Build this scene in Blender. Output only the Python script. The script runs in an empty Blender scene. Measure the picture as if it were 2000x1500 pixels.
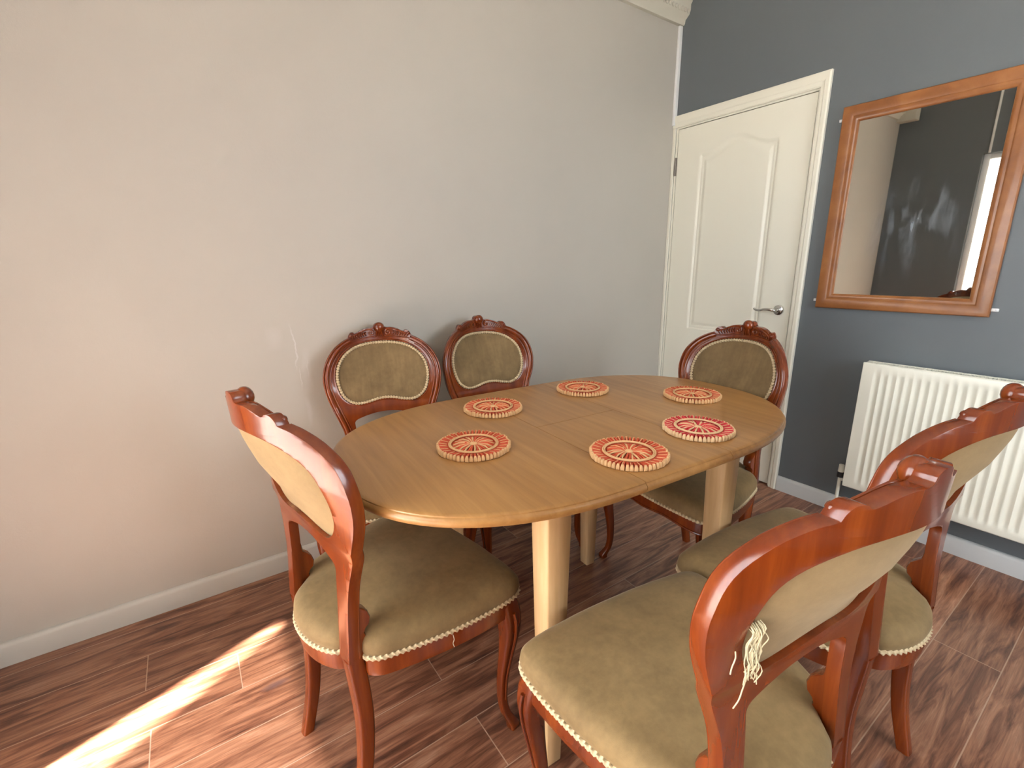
import bpy, bmesh, math, random
from mathutils import Vector, Matrix
from mathutils.geometry import tessellate_polygon
random.seed(7)
C = bpy.context.scene.collection
PI = math.pi

# ------------------------------------------------------------------ camera
cam_d = bpy.data.cameras.new('camera')
cam_d.sensor_width = 36.0
cam_d.lens = 36.0 * 912.39 / 2000.0
cam_d.clip_start = 0.05
cam = bpy.data.objects.new('camera', cam_d)
cam.location = (-2.5579, -1.963, 1.2312)
cam.rotation_euler = (1.3201, 0.0136, -0.6082)
C.objects.link(cam)
bpy.context.scene.camera = cam

# ------------------------------------------------------------------ world, sun, exposure
sc = bpy.context.scene
sc.view_settings.view_transform = 'Standard'
sc.view_settings.look = 'None'
sc.view_settings.exposure = 0.8
sc.view_settings.gamma = 1.0
sc.view_settings.use_curve_mapping = False

w = bpy.data.worlds.new('sky')
sc.world = w
w.use_nodes = True
bg = w.node_tree.nodes['Background']
bg.inputs['Color'].default_value = (0.86, 0.93, 1.0, 1)
bg.inputs['Strength'].default_value = 1.0

SKY_STRENGTH, PATIO_SKY = 8.5, .72
AZ, EL = math.radians(20.0), math.radians(60.1)
sun_d = bpy.data.lights.new('sun', 'SUN')
sun_d.energy = 50.0
sun_d.angle = math.radians(1.3)
sun_d.color = (1.0, 0.95, 0.88)
sun = bpy.data.objects.new('sun', sun_d)
sd = Vector((math.cos(AZ) * math.cos(EL), math.sin(AZ) * math.cos(EL), -math.sin(EL)))
sun.rotation_euler = sd.to_track_quat('-Z', 'Y').to_euler()
sun.location = (-6, -2, 6)
C.objects.link(sun)

# sky: dimmer over the shaded garden on the patio side, open and brighter behind the camera
wt = w.node_tree
geo = wt.nodes.new('ShaderNodeNewGeometry')
sep = wt.nodes.new('ShaderNodeSeparateXYZ')
wt.links.new(geo.outputs['Incoming'], sep.inputs[0])
cr = wt.nodes.new('ShaderNodeValToRGB'); cr.color_ramp.interpolation = 'EASE'
e = cr.color_ramp.elements
e[0].position = .35; e[0].color = (*[x * PATIO_SKY for x in (.92, .96, 1.0)], 1)
e[1].position = .75; e[1].color = (.86, .93, 1.0, 1)
wt.links.new(sep.outputs['Y'], cr.inputs['Fac'])
mul = wt.nodes.new('ShaderNodeVectorMath'); mul.operation = 'SCALE'; mul.inputs['Scale'].default_value = SKY_STRENGTH
wt.links.new(cr.outputs['Color'], mul.inputs[0])
wt.links.new(mul.outputs[0], bg.inputs['Color'])

YB_ = -3.70
def area(name, loc, rot, sx, sy, energy, col, portal=False):
    d = bpy.data.lights.new(name, 'AREA')
    d.shape = 'RECTANGLE'; d.size = sx; d.size_y = sy; d.energy = energy; d.color = col
    if portal: d.cycles.is_portal = True
    o = bpy.data.objects.new(name, d)
    o.location = loc; o.rotation_euler = rot
    C.objects.link(o)
    return o
# the sky seen through the patio door 
area('patio_door_portal', (-3.60, -1.50, 1.05), (0, -PI / 2, 0), 2.2, 1.9, 1, (1, 1, 1), True)
area('window_portal', (-1.25, YB_ - .16, 1.60), (PI / 2, 0, 0), 1.5, 1.2, 1, (1, 1, 1), True)

# ------------------------------------------------------------------ materials
def mat(name, col=(.5, .5, .5), rough=.5, metal=0, coat=0, sheen=0, spec=.5):
    m = bpy.data.materials.new(name)
    m.use_nodes = True
    b = m.node_tree.nodes['Principled BSDF']
    b.inputs['Base Color'].default_value = (*col, 1)
    b.inputs['Roughness'].default_value = rough
    b.inputs['Metallic'].default_value = metal
    b.inputs['Coat Weight'].default_value = coat
    b.inputs['Coat Roughness'].default_value = .12
    b.inputs['Sheen Weight'].default_value = sheen
    b.inputs['Specular IOR Level'].default_value = spec
    return m, m.node_tree, b

def N(nt, typ, **kw):
    n = nt.nodes.new(typ)
    for k, v in kw.items():
        if k in n.inputs: n.inputs[k].default_value = v
        else: setattr(n, k, v)
    return n

def coords(nt, scale=(1, 1, 1), rot=(0, 0, 0)):
    tc = N(nt, 'ShaderNodeTexCoord')
    mp = N(nt, 'ShaderNodeMapping')
    mp.inputs['Scale'].default_value = scale
    mp.inputs['Rotation'].default_value = rot
    nt.links.new(tc.outputs['Object'], mp.inputs['Vector'])
    return mp.outputs['Vector']

def ramp(nt, fac, stops):
    r = N(nt, 'ShaderNodeValToRGB')
    el = r.color_ramp.elements
    while len(el) < len(stops): el.new(.5)
    for e, (p, c) in zip(el, stops):
        e.position = p
        e.color = (*c, 1) if len(c) == 3 else c
    nt.links.new(fac, r.inputs['Fac'])
    return r.outputs['Color']

def noise(nt, vec, scale, detail=4, rough=.55, dist=0):
    n = N(nt, 'ShaderNodeTexNoise', Scale=scale, Detail=detail, Roughness=rough, Distortion=dist)
    nt.links.new(vec, n.inputs['Vector'])
    return n.outputs['Fac']

def mixc(nt, a, b, fac, mode='MIX'):
    m = N(nt, 'ShaderNodeMix', data_type='RGBA', blend_type=mode)
    for sock, v in ((m.inputs[6], a), (m.inputs[7], b), (m.inputs[0], fac)):
        if hasattr(v, 'is_output') or hasattr(v, 'links'): nt.links.new(v, sock)
        elif isinstance(v, (int, float)): sock.default_value = v
        else: sock.default_value = (*v, 1)
    return m.outputs[2]

def bump(nt, b, h, strength=.3, dist=.002):
    bp = N(nt, 'ShaderNodeBump', Strength=strength, Distance=dist)
    nt.links.new(h, bp.inputs['Height'])
    nt.links.new(bp.outputs['Normal'], b.inputs['Normal'])
    return bp

def math_(nt, op, a, b=None, c=None):
    m = N(nt, 'ShaderNodeMath', operation=op)
    for i, v in enumerate((a, b, c)):
        if v is None: continue
        if isinstance(v, (int, float)): m.inputs[i].default_value = v
        else: nt.links.new(v, m.inputs[i])
    return m.outputs[0]

def wood(name, dark, mid, light, scale=(1, 1, .08), freq=60, rough=.3, coat=.3, rot=(0, 0, 0), dist=.4, boards=None):
    m, nt, b = mat(name, mid, rough, coat=coat)
    v = coords(nt, scale, rot)
    g = noise(nt, v, freq, 5, .6, dist)
    big = noise(nt, coords(nt, (1, 1, 1), rot), 3.0, 1, .4)
    col = ramp(nt, g, [(.25, dark), (.5, mid), (.75, light)])
    col = mixc(nt, col, ramp(nt, big, [(.15, dark), (.85, light)]), .3)
    if boards:
        tc = N(nt, 'ShaderNodeTexCoord'); sp = N(nt, 'ShaderNodeSeparateXYZ')
        nt.links.new(tc.outputs['Object'], sp.inputs[0])
        wn = N(nt, 'ShaderNodeTexWhiteNoise', noise_dimensions='1D')
        nt.links.new(math_(nt, 'FLOOR', math_(nt, 'DIVIDE', sp.outputs[0], boards)), wn.inputs['W'])
        col = mixc(nt, col, ramp(nt, wn.outputs['Value'], [(0, (.84, .82, .80)), (1, (1, 1, 1))]), .9, 'MULTIPLY')
    nt.links.new(col, b.inputs['Base Color'])
    bump(nt, b, g, .08, .001)
    return m

M = {}
M['chair_wood'] = wood('polished_mahogany', (.065, .008, .001), (.150, .022, .0022), (.29, .062, .007), freq=26, rough=.26, coat=.35, dist=0)
M['table_top'] = wood('honey_oak_top', (.27, .125, .034), (.38, .188, .056), (.48, .26, .088), scale=(1, .06, 1), freq=45, rough=.36, coat=.15, boards=.083)
M['table_leg'] = wood('pale_oak_leg', (.47, .285, .12), (.60, .39, .19), (.70, .49, .27), freq=40, rough=.45, coat=.1)
M['pine'] = wood('orange_pine', (.15, .045, .010), (.28, .10, .024), (.40, .165, .048), scale=(1, 1, 1), freq=8, rough=.38, coat=.2)

def velvet(name, dark, light):
    m, nt, b = mat(name, light, .85, sheen=.2)
    v = coords(nt)
    n1 = noise(nt, v, 7, 4, .6, .3)
    n2 = noise(nt, v, 60, 3, .7)
    c = ramp(nt, n1, [(.32, dark), (.68, light)])
    c = mixc(nt, c, ramp(nt, n2, [(.3, dark), (.75, tuple(min(1, x * 1.15) for x in light))]), .3)
    nt.links.new(c, b.inputs['Base Color'])
    b.inputs['Sheen Roughness'].default_value = .4
    b.inputs['Sheen Tint'].default_value = (.9, .8, .6, 1)
    bump(nt, b, noise(nt, v, 700, 2), .25, .0006)
    return m
M['velvet'] = velvet('olive_velvet', (.145, .094, .036), (.25, .167, .068))
def back_velvet():
    m = velvet('olive_velvet_back', (.135, .090, .038), (.235, .160, .072))
    nt = m.node_tree; b = nt.nodes['Principled BSDF']
    base = b.inputs['Base Color'].links[0].from_socket
    st = noise(nt, coords(nt, (1, .3, .05)), 55, 3, .6, .3)
    nt.links.new(mixc(nt, base, ramp(nt, st, [(.35, (.72, .70, .68)), (.6, (1, 1, 1))]), .55, 'MULTIPLY'), b.inputs['Base Color'])
    return m
M['velvet_back'] = back_velvet()
M['back_cloth'] = velvet('beige_back_cloth', (.20, .130, .055), (.28, .19, .085))
M['cord'] = mat('cream_cord', (.55, .44, .27), .8)[0]
M['thread'] = mat('pale_thread', (.58, .51, .33), .8)[0]

def paint(name, col, rough=.6, bscale=120, bs=.15, var=.06):
    m, nt, b = mat(name, col, rough)
    v = coords(nt)
    c = ramp(nt, noise(nt, v, 1.3, 4, .6), [(.3, tuple(x * (1 - var) for x in col)), (.7, col)])
    nt.links.new(c, b.inputs['Base Color'])
    bump(nt, b, noise(nt, v, bscale, 4, .7), bs, .002)
    return m
M['wall_light'] = paint('warm_grey_paint', (.470, .452, .405), .55, 90, .22)
M['wall_dark'] = paint('slate_paint', (.125, .145, .156), .5, 130, .25)
M['ceiling'] = paint('ceiling_paint', (.72, .71, .68), .8)
M['skirting_grey'] = paint('skirting_grey_paint', (.50, .49, .45), .4, 40, .05)
M['skirting_white'] = paint('skirting_white_paint', (.58, .60, .60), .35, 40, .05)
M['door'] = paint('door_white', (.80, .79, .68), .30, 60, .04, .02)
M['door_frame'] = paint('frame_white', (.80, .79, .68), .33, 60, .04, .02)
M['coving'] = paint('coving_paint', (.56, .55, .47), .6, 60, .2)
M['trunking'] = mat('white_plastic', (.80, .82, .82), .3)[0]
M['radiator'] = mat('cream_enamel', (.84, .84, .73), .32)[0]
M['gap'] = mat('dark_gap', (.02, .018, .015), .9)[0]
M['chrome'] = mat('brushed_chrome', (.62, .62, .60), .18, metal=1)[0]
M['black_plastic'] = mat('black_plastic', (.015, .015, .015), .4)[0]
M['steel'] = mat('grey_steel', (.22, .20, .18), .4, metal=.8)[0]
M['upvc'] = mat('upvc_white', (.85, .86, .86), .3)[0]
M['brick'] = paint('dull_brick', (.22, .13, .09), .9)
M['patio'] = paint('pale_paving', (.45, .42, .38), .85)

def sunblock_cloth():
    m, nt, b = mat('sunblock_cloth', (.80, .77, .72), .8)
    tr = N(nt, 'ShaderNodeBsdfTranslucent'); tr.inputs['Color'].default_value = (.85, .82, .76, 1)
    mx = N(nt, 'ShaderNodeMixShader'); mx.inputs[0].default_value = .5
    nt.links.new(b.outputs[0], mx.inputs[1]); nt.links.new(tr.outputs[0], mx.inputs[2])
    op = N(nt, 'ShaderNodeBsdfTransparent')
    m2 = N(nt, 'ShaderNodeMixShader'); m2.inputs[0].default_value = .28      # lets part of the sun through to brighten the floor
    nt.links.new(mx.outputs[0], m2.inputs[1]); nt.links.new(op.outputs[0], m2.inputs[2])
    nt.links.new(m2.outputs[0], nt.nodes['Material Output'].inputs['Surface'])
    return m
M['sunblock'] = sunblock_cloth()

# scuffed light wall: faint filler marks near the chairs
def scuffs():
    m = M['wall_light']; nt = m.node_tree; b = nt.nodes['Principled BSDF']
    base = b.inputs['Base Color'].links[0].from_socket
    tc = N(nt, 'ShaderNodeTexCoord'); sp = N(nt, 'ShaderNodeSeparateXYZ')
    nt.links.new(tc.outputs['Object'], sp.inputs[0])
    X, Z = sp.outputs[0], sp.outputs[2]
    wob = math_(nt, 'MULTIPLY', math_(nt, 'SUBTRACT', noise(nt, coords(nt), 12, 3), .5), .05)
    tot = None
    for x0, hw, z0, hz, amt in ((-2.232, .0030, .93, .095, .9), (-2.222, .0022, .80, .05, .7), (-2.190, .0030, .84, .05, .8), (-2.195, .020, .83, .10, .35), (-2.30, .030, .97, .05, .25), (-2.205, .012, .66, .07, .4)):
        ux = math_(nt, 'DIVIDE', math_(nt, 'ABSOLUTE', math_(nt, 'ADD', math_(nt, 'ADD', X, wob), -x0)), hw)
        uz = math_(nt, 'DIVIDE', math_(nt, 'ABSOLUTE', math_(nt, 'SUBTRACT', Z, z0)), hz)
        k = math_(nt, 'MULTIPLY', math_(nt, 'MAXIMUM', math_(nt, 'SUBTRACT', 1.0, math_(nt, 'MULTIPLY', ux, ux)), 0.0), math_(nt, 'MAXIMUM', math_(nt, 'SUBTRACT', 1.0, math_(nt, 'MULTIPLY', uz, uz)), 0.0))
        k = math_(nt, 'MULTIPLY', k, amt)
        tot = k if tot is None else math_(nt, 'MAXIMUM', tot, k)
    nt.links.new(mixc(nt, base, (.66, .66, .66), math_(nt, 'MULTIPLY', tot, .6)), b.inputs['Base Color'])
scuffs()

# floor: laminate planks running along x
def floor_mat():
    m, nt, b = mat('walnut_laminate', (.2, .08, .05), .3, coat=.15)
    tc = N(nt, 'ShaderNodeTexCoord'); sp = N(nt, 'ShaderNodeSeparateXYZ')
    nt.links.new(tc.outputs['Object'], sp.inputs[0])
    X, Y = sp.outputs[0], sp.outputs[1]
    P = .1625; L = 1.38
    row_f = math_(nt, 'DIVIDE', math_(nt, 'ADD', Y, .2275 + P * 40), P)
    row = math_(nt, 'FLOOR', row_f)
    fy = math_(nt, 'FRACT', row_f)
    # per-row shift of the butt joints
    sh = math_(nt, 'FRACT', math_(nt, 'MULTIPLY', math_(nt, 'SINE', math_(nt, 'MULTIPLY', row, 12.9898)), 43758.5453))
    for r_, d_ in ((39, .558), (37, .544), (36, .018), (34, .0)):
        k_ = math_(nt, 'COMPARE', row, float(r_), .25)
        sh = math_(nt, 'ADD', math_(nt, 'MULTIPLY', sh, math_(nt, 'SUBTRACT', 1.0, k_)), math_(nt, 'MULTIPLY', k_, d_))
    col_f = math_(nt, 'ADD', math_(nt, 'DIVIDE', math_(nt, 'ADD', X, 20.0), L), sh)
    colu = math_(nt, 'FLOOR', col_f)
    fx = math_(nt, 'FRACT', col_f)
    cid = N(nt, 'ShaderNodeCombineXYZ')
    nt.links.new(row, cid.inputs[0]); nt.links.new(colu, cid.inputs[1])
    wn = N(nt, 'ShaderNodeTexWhiteNoise'); nt.links.new(cid.outputs[0], wn.inputs['Vector'])
    # grain coordinates, offset per plank
    gx = math_(nt, 'ADD', math_(nt, 'MULTIPLY', X, 1.0), math_(nt, 'MULTIPLY', wn.outputs['Value'], 37.0))
    gv = N(nt, 'ShaderNodeCombineXYZ')
    nt.links.new(gx, gv.inputs[0]); nt.links.new(math_(nt, 'MULTIPLY', Y, 9.0), gv.inputs[1])
    g1 = noise(nt, gv.outputs[0], 4.0, 8, .62, .9)
    gv2 = N(nt, 'ShaderNodeCombineXYZ')
    nt.links.new(gx, gv2.inputs[0]); nt.links.new(math_(nt, 'MULTIPLY', Y, 40.0), gv2.inputs[1])
    g2 = noise(nt, gv2.outputs[0], 6.0, 4, .6, .2)
    c = ramp(nt, g1, [(.28, (.045, .016, .010)), (.42, (.19, .073, .039)), (.56, (.37, .17, .095)), (.72, (.54, .30, .19))])
    c = mixc(nt, c, ramp(nt, g2, [(.35, (.45, .42, .42)), (.62, (1, 1, 1))]), .55, 'MULTIPLY')
    tone = ramp(nt, wn.outputs['Value'], [(0, (.62, .60, .60)), (1, (1.0, .95, .92))])
    c = mixc(nt, c, tone, .8, 'MULTIPLY')
    # knots
    kv = N(nt, 'ShaderNodeCombineXYZ')
    nt.links.new(math_(nt, 'MULTIPLY', X, .9), kv.inputs[0]); nt.links.new(math_(nt, 'MULTIPLY', Y, 2.6), kv.inputs[1])
    vo = N(nt, 'ShaderNodeTexVoronoi', Scale=2.3); nt.links.new(kv.outputs[0], vo.inputs['Vector'])
    kf = ramp(nt, vo.outputs['Distance'], [(.04, (1, 1, 1)), (.11, (0, 0, 0))])
    c = mixc(nt, c, (.10, .075, .085), math_(nt, 'MULTIPLY', kf, .55))
    # V-grooves, coloured pale as if their bevels catch light
    ey = math_(nt, 'MULTIPLY', math_(nt, 'MINIMUM', fy, math_(nt, 'SUBTRACT', 1.0, fy)), P)
    ex = math_(nt, 'MULTIPLY', math_(nt, 'MINIMUM', fx, math_(nt, 'SUBTRACT', 1.0, fx)), L)
    e = math_(nt, 'MINIMUM', ey, ex)
    line = math_(nt, 'LESS_THAN', e, .0014)
    c = mixc(nt, c, (.46, .31, .22), math_(nt, 'MULTIPLY', line, .75))
    nt.links.new(c, b.inputs['Base Color'])
    r = ramp(nt, g1, [(.3, (.42,) * 3), (.7, (.30,) * 3)])
    nt.links.new(r, b.inputs['Roughness'])
    h = math_(nt, 'ADD', math_(nt, 'MULTIPLY', g2, .4), math_(nt, 'MULTIPLY', math_(nt, 'SUBTRACT', 1.0, line), .6))
    bump(nt, b, h, .25, .0012)
    return m
M['floor'] = floor_mat()

def glass_mirror():
    m, nt, b = mat('mirror_glass', (.66, .65, .60), .015, metal=1)
    tc = N(nt, 'ShaderNodeTexCoord'); sp = N(nt, 'ShaderNodeSeparateXYZ')
    nt.links.new(tc.outputs['Object'], sp.inputs[0])
    v = coords(nt, (1, 9, 2.0), (.12, 0, 0))
    s = ramp(nt, noise(nt, v, 2.6, 5, .62, .5), [(.50, (0, 0, 0)), (.72, (1, 1, 1))])
    # wiped area in the middle of the pane
    dy = math_(nt, 'DIVIDE', math_(nt, 'ADD', sp.outputs[1], 1.24), .20)
    dz = math_(nt, 'DIVIDE', math_(nt, 'SUBTRACT', sp.outputs[2], 1.37), .23)
    rr = math_(nt, 'SQRT', math_(nt, 'ADD', math_(nt, 'MULTIPLY', dy, dy), math_(nt, 'MULTIPLY', dz, dz)))
    mk = math_(nt, 'MAXIMUM', math_(nt, 'SUBTRACT', 1.0, rr), 0.0)
    fac = math_(nt, 'MINIMUM', math_(nt, 'MULTIPLY', math_(nt, 'MULTIPLY', s, mk), .45), .3)
    df = N(nt, 'ShaderNodeBsdfDiffuse'); df.inputs['Color'].default_value = (.50, .58, .66, 1)
    mx = N(nt, 'ShaderNodeMixShader')
    nt.links.new(fac, mx.inputs[0]); nt.links.new(b.outputs[0], mx.inputs[1]); nt.links.new(df.outputs[0], mx.inputs[2])
    out = nt.nodes['Material Output']
    nt.links.new(mx.outputs[0], out.inputs['Surface'])
    return m
M['mirror'] = glass_mirror()

def glass():
    m = bpy.data.materials.new('window_glass'); m.use_nodes = True
    nt = m.node_tree; nt.nodes.clear()
    o = N(nt, 'ShaderNodeOutputMaterial'); t = N(nt, 'ShaderNodeBsdfTransparent'); g = N(nt, 'ShaderNodeBsdfGlossy')
    g.inputs['Roughness'].default_value = .02
    mx = N(nt, 'ShaderNodeMixShader'); mx.inputs[0].default_value = .05
    nt.links.new(t.outputs[0], mx.inputs[1]); nt.links.new(g.outputs[0], mx.inputs[2]); nt.links.new(mx.outputs[0], o.inputs[0])
    return m
M['glass'] = glass()

def mat_cols(n, red, cream):
    a = mat('raffia_red_%s' % n, red, .7)[0]
    c = mat('raffia_natural_%s' % n, cream, .7)[0]
    return a, c
MATS = [mat_cols('orange', (.56, .085, .030), (.66, .40, .19)), mat_cols('crimson', (.60, .035, .045), (.72, .50, .28))]

# ------------------------------------------------------------------ mesh helpers
def obj(name, bm, m, parent=None, smooth=40, extra=()):
    bmesh.ops.recalc_face_normals(bm, faces=bm.faces)
    me = bpy.data.meshes.new(name)
    bm.to_mesh(me); bm.free()
    me.materials.append(m)
    for e in extra: me.materials.append(e)
    if smooth:
        me.polygons.foreach_set('use_smooth', [True] * len(me.polygons))
        me.set_sharp_from_angle(angle=math.radians(smooth))
    o = bpy.data.objects.new(name, me)
    C.objects.link(o)
    if parent is not None: o.parent = parent
    return o

def tag(o, label, cat, group=None):
    o['label'] = label; o['category'] = cat
    if group: o['group'] = group
    return o

def thing(name, label, cat, loc=(0, 0, 0), rz=0, group=None):
    o = bpy.data.objects.new(name, None); C.objects.link(o)
    o.location = loc; o.rotation_euler = (0, 0, rz); o.empty_display_size = .1
    return tag(o, label, cat, group)

def struct(name, bm, m, smooth=40):
    o = obj(name, bm, m, None, smooth); o['kind'] = 'structure'
    return o

def box(bm, x0, x1, y0, y1, z0, z1, bev=0, seg=2):
    r = bmesh.ops.create_cube(bm, size=1)
    vs = r['verts']
    for v in vs:
        v.co = Vector((x0 + (v.co.x + .5) * (x1 - x0), y0 + (v.co.y + .5) * (y1 - y0), z0 + (v.co.z + .5) * (z1 - z0)))
    if bev:
        es = list({e for v in vs for e in v.link_edges})
        bmesh.ops.bevel(bm, geom=es, offset=bev, segments=seg, affect='EDGES', profile=.5)
    return bm

def loft(bm, rings, closed_u=False, cap=True):
    """rings: list of lists of points (same length, each a closed loop)"""
    R = [[bm.verts.new(p) for p in r] for r in rings]
    n = len(R[0]); m = len(R)
    for i in range(m if closed_u else m - 1):
        a, b = R[i], R[(i + 1) % m]
        for j in range(n):
            bm.faces.new((a[j], a[(j + 1) % n], b[(j + 1) % n], b[j]))
    if cap and not closed_u:
        bm.faces.new(R[0][::-1]); bm.faces.new(R[-1])
    return R

def frames(pts, closed):
    n = len(pts); T = []
    for i in range(n):
        a = pts[i - 1] if (i > 0 or closed) else pts[0]
        b = pts[(i + 1) % n] if (i < n - 1 or closed) else pts[-1]
        d = (b - a); T.append(d.normalized() if d.length > 1e-9 else Vector((0, 0, 1)))
    return T

def tube(bm, pts, r, n=8, closed=False, up=None, twist=0, lobes=0, amp=0, ell=1.0):
    pts = [Vector(p) for p in pts]
    T = frames(pts, closed)
    rad = r if callable(r) else (lambda t: r)
    rings = []; s = 0; prev = None
    nrm = None
    for i, p in enumerate(pts):
        t = T[i]
        if i: s += (pts[i] - pts[i - 1]).length
        u = Vector(up) if up is not None else (nrm if nrm is not None else (Vector((0, 0, 1)) if abs(t.z) < .9 else Vector((1, 0, 0))))
        u = (u - t * u.dot(t)).normalized(); nrm = u
        v = t.cross(u)
        rr = rad(i / max(1, len(pts) - 1))
        ring = []
        for j in range(n):
            a = 2 * PI * j / n
            k = rr * (1 + (amp * math.cos(lobes * a - twist * s) if lobes else 0))
            ring.append(p + u * math.cos(a) * k * ell + v * math.sin(a) * k)
        rings.append(ring)
    loft(bm, rings, closed_u=closed)

def catmull(P, n, closed=False):
    P = [Vector(p) for p in P]; out = []; m = len(P)
    segs = m if closed else m - 1
    for i in range(segs):
        p1, p2 = P[i], P[(i + 1) % m]
        p0 = P[i - 1] if (i > 0 or closed) else p1 * 2 - p2
        p3 = P[(i + 2) % m] if (i + 2 < m or closed) else p2 * 2 - p1
        for k in range(n):
            t = k / n
            out.append(.5 * ((2 * p1) + (p2 - p0) * t + (2 * p0 - 5 * p1 + 4 * p2 - p3) * t * t + (3 * p1 - p0 - 3 * p2 + p3) * t ** 3))
    if not closed: out.append(P[-1].copy())
    return out

def resample(P, step, closed):
    P = [Vector(p) for p in P]
    Q = P + [P[0]] if closed else P
    L = [0]
    for a, b in zip(Q, Q[1:]): L.append(L[-1] + (b - a).length)
    n = max(4, int(round(L[-1] / step))); out = []; j = 0
    for i in range(n if closed else n + 1):
        d = L[-1] * i / n
        while j < len(L) - 2 and L[j + 1] < d: j += 1
        t = (d - L[j]) / max(1e-9, L[j + 1] - L[j])
        out.append(Q[j].lerp(Q[j + 1], min(1, max(0, t))))
    return out

def ball(bm, c, r, s=(1, 1, 1), seg=16):
    rr = bmesh.ops.create_uvsphere(bm, u_segments=seg, v_segments=seg // 2, radius=r)
    for v in rr['verts']:
        v.co = Vector((v.co.x * s[0] + c[0], v.co.y * s[1] + c[1], v.co.z * s[2] + c[2]))

def cyl(bm, p, q, r, n=24, r2=None):
    p, q = Vector(p), Vector(q)
    t = (q - p).normalized(); u = t.orthogonal().normalized(); v = t.cross(u)
    r2 = r if r2 is None else r2
    loft(bm, [[a + (u * math.cos(2 * PI * k / n) + v * math.sin(2 * PI * k / n)) * rr for k in range(n)] for a, rr in ((p, r), (q, r2))])

def plate(bm, outer, holes, y0, y1, bev=.003, cuts=()):
    """prism of a polygon with holes in the xz-plane, bevelled, cut by planes so that it can be bent"""
    allp = [outer] + holes
    flat = [Vector((p[0], p[1], 0)) for loop in allp for p in loop]
    tris = tessellate_polygon([[Vector((p[0], p[1], 0)) for p in loop] for loop in allp])
    A = [bm.verts.new((p.x, y0, p.y)) for p in flat]
    B = [bm.verts.new((p.x, y1, p.y)) for p in flat]
    for t in tris:
        try:
            bm.faces.new([A[i] for i in t]); bm.faces.new([B[i] for i in t[::-1]])
        except ValueError: pass
    k = 0; rim = []
    for loop in allp:
        n = len(loop)
        for i in range(n):
            a, b2 = k + i, k + (i + 1) % n
            bm.faces.new((A[a], A[b2], B[b2], B[a]))
        for i in range(n):
            rim.append((A[k + i], A[k + (i + 1) % n])); rim.append((B[k + i], B[k + (i + 1) % n]))
        k += n
    bm.edges.ensure_lookup_table()
    es = [e for e in (bm.edges.get(p) for p in rim) if e]
    bmesh.ops.recalc_face_normals(bm, faces=bm.faces)
    if bev: bmesh.ops.bevel(bm, geom=es, offset=bev, segments=2, affect='EDGES', profile=.5, clamp_overlap=True)
    for no, co in cuts:
        bmesh.ops.bisect_plane(bm, geom=bm.verts[:] + bm.edges[:] + bm.faces[:], plane_co=co, plane_no=no, dist=1e-6)

# ------------------------------------------------------------------ room
XF, YB, H = -3.45, -3.70, 2.80      # wall behind the camera's left, wall behind the camera, ceiling
bm = bmesh.new(); box(bm, XF - .3, .25, YB - .3, .25, -.1, 0); struct('floor', bm, M['floor'])
bm = bmesh.new(); box(bm, XF - .3, .25, YB - .3, .25, H, H + .1); struct('ceiling', bm, M['ceiling'])
bm = bmesh.new(); box(bm, XF, 0, 0, .15, 0, H); struct('wall_left', bm, M['wall_light'])
# right wall, with the opening of the door
DY0, DY1, DZ = -.800, -.018, 2.000
bm = bmesh.new()
box(bm, 0, .15, YB - .15, DY0, 0, H); box(bm, 0, .15, DY1, .15, 0, H); box(bm, 0, .15, DY0, DY1, DZ, H)
struct('wall_right', bm, M['wall_dark'])
# far wall with the patio door (seen in the mirror)
PY0, PY1, PZ = -2.28, -.655, 2.12
bm = bmesh.new()
box(bm, XF - .15, XF, PY1, .15, 0, H); box(bm, XF - .15, XF, YB - .15, PY0, 0, H); box(bm, XF - .15, XF, PY0, PY1, PZ, H)
struct('wall_far', bm, M['wall_dark'])
# wall behind the camera
WX0, WX1, WZ0, WZ1 = -2.0, -.5, 1.0, 2.2
bm = bmesh.new()
box(bm, XF - .15, WX0, YB - .15, YB, 0, H); box(bm, WX1, 0, YB - .15, YB, 0, H)
box(bm, WX0, WX1, YB - .15, YB, 0, WZ0); box(bm, WX0, WX1, YB - .15, YB, WZ1, H)
struct('wall_back', bm, M['wall_light'])

def upvc_frame(bm, axis, pos, a0, a1, z0, z1, wdt=.05, d=.06, mull=()):
    def b2(p, q, r, s):
        if axis == 'x': box(bm, pos - d / 2, pos + d / 2, p, q, r, s, .004)
        else: box(bm, p, q, pos - d / 2, pos + d / 2, r, s, .004)
    b2(a0, a0 + wdt, z0, z1); b2(a1 - wdt, a1, z0, z1); b2(a0 + wdt, a1 - wdt, z0, z0 + wdt); b2(a0 + wdt, a1 - wdt, z1 - wdt, z1)
    for mm in mull: b2(mm - wdt * .8, mm + wdt * .8, z0 + wdt, z1 - wdt)
bm = bmesh.new(); upvc_frame(bm, 'x', XF - .08, PY0, PY1, 0, PZ, .045, .06, [(PY0 + PY1) / 2])
pd = struct('door_2', bm, M['upvc'])
bm = bmesh.new(); box(bm, XF - .084, XF - .078, PY0 + .045, PY1 - .045, .045, PZ - .045)
obj('pane', bm, M['glass'], pd, 0)
bm = bmesh.new(); upvc_frame(bm, 'y', YB - .08, WX0, WX1, WZ0, WZ1, .05, .06, [(WX0 + WX1) / 2])
w1 = struct('window_1', bm, M['upvc'])
bm = bmesh.new(); box(bm, WX0 + .05, WX1 - .05, YB - .084, YB - .078, WZ0 + .05, WZ1 - .05)
obj('pane', bm, M['glass'], w1, 0)
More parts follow.
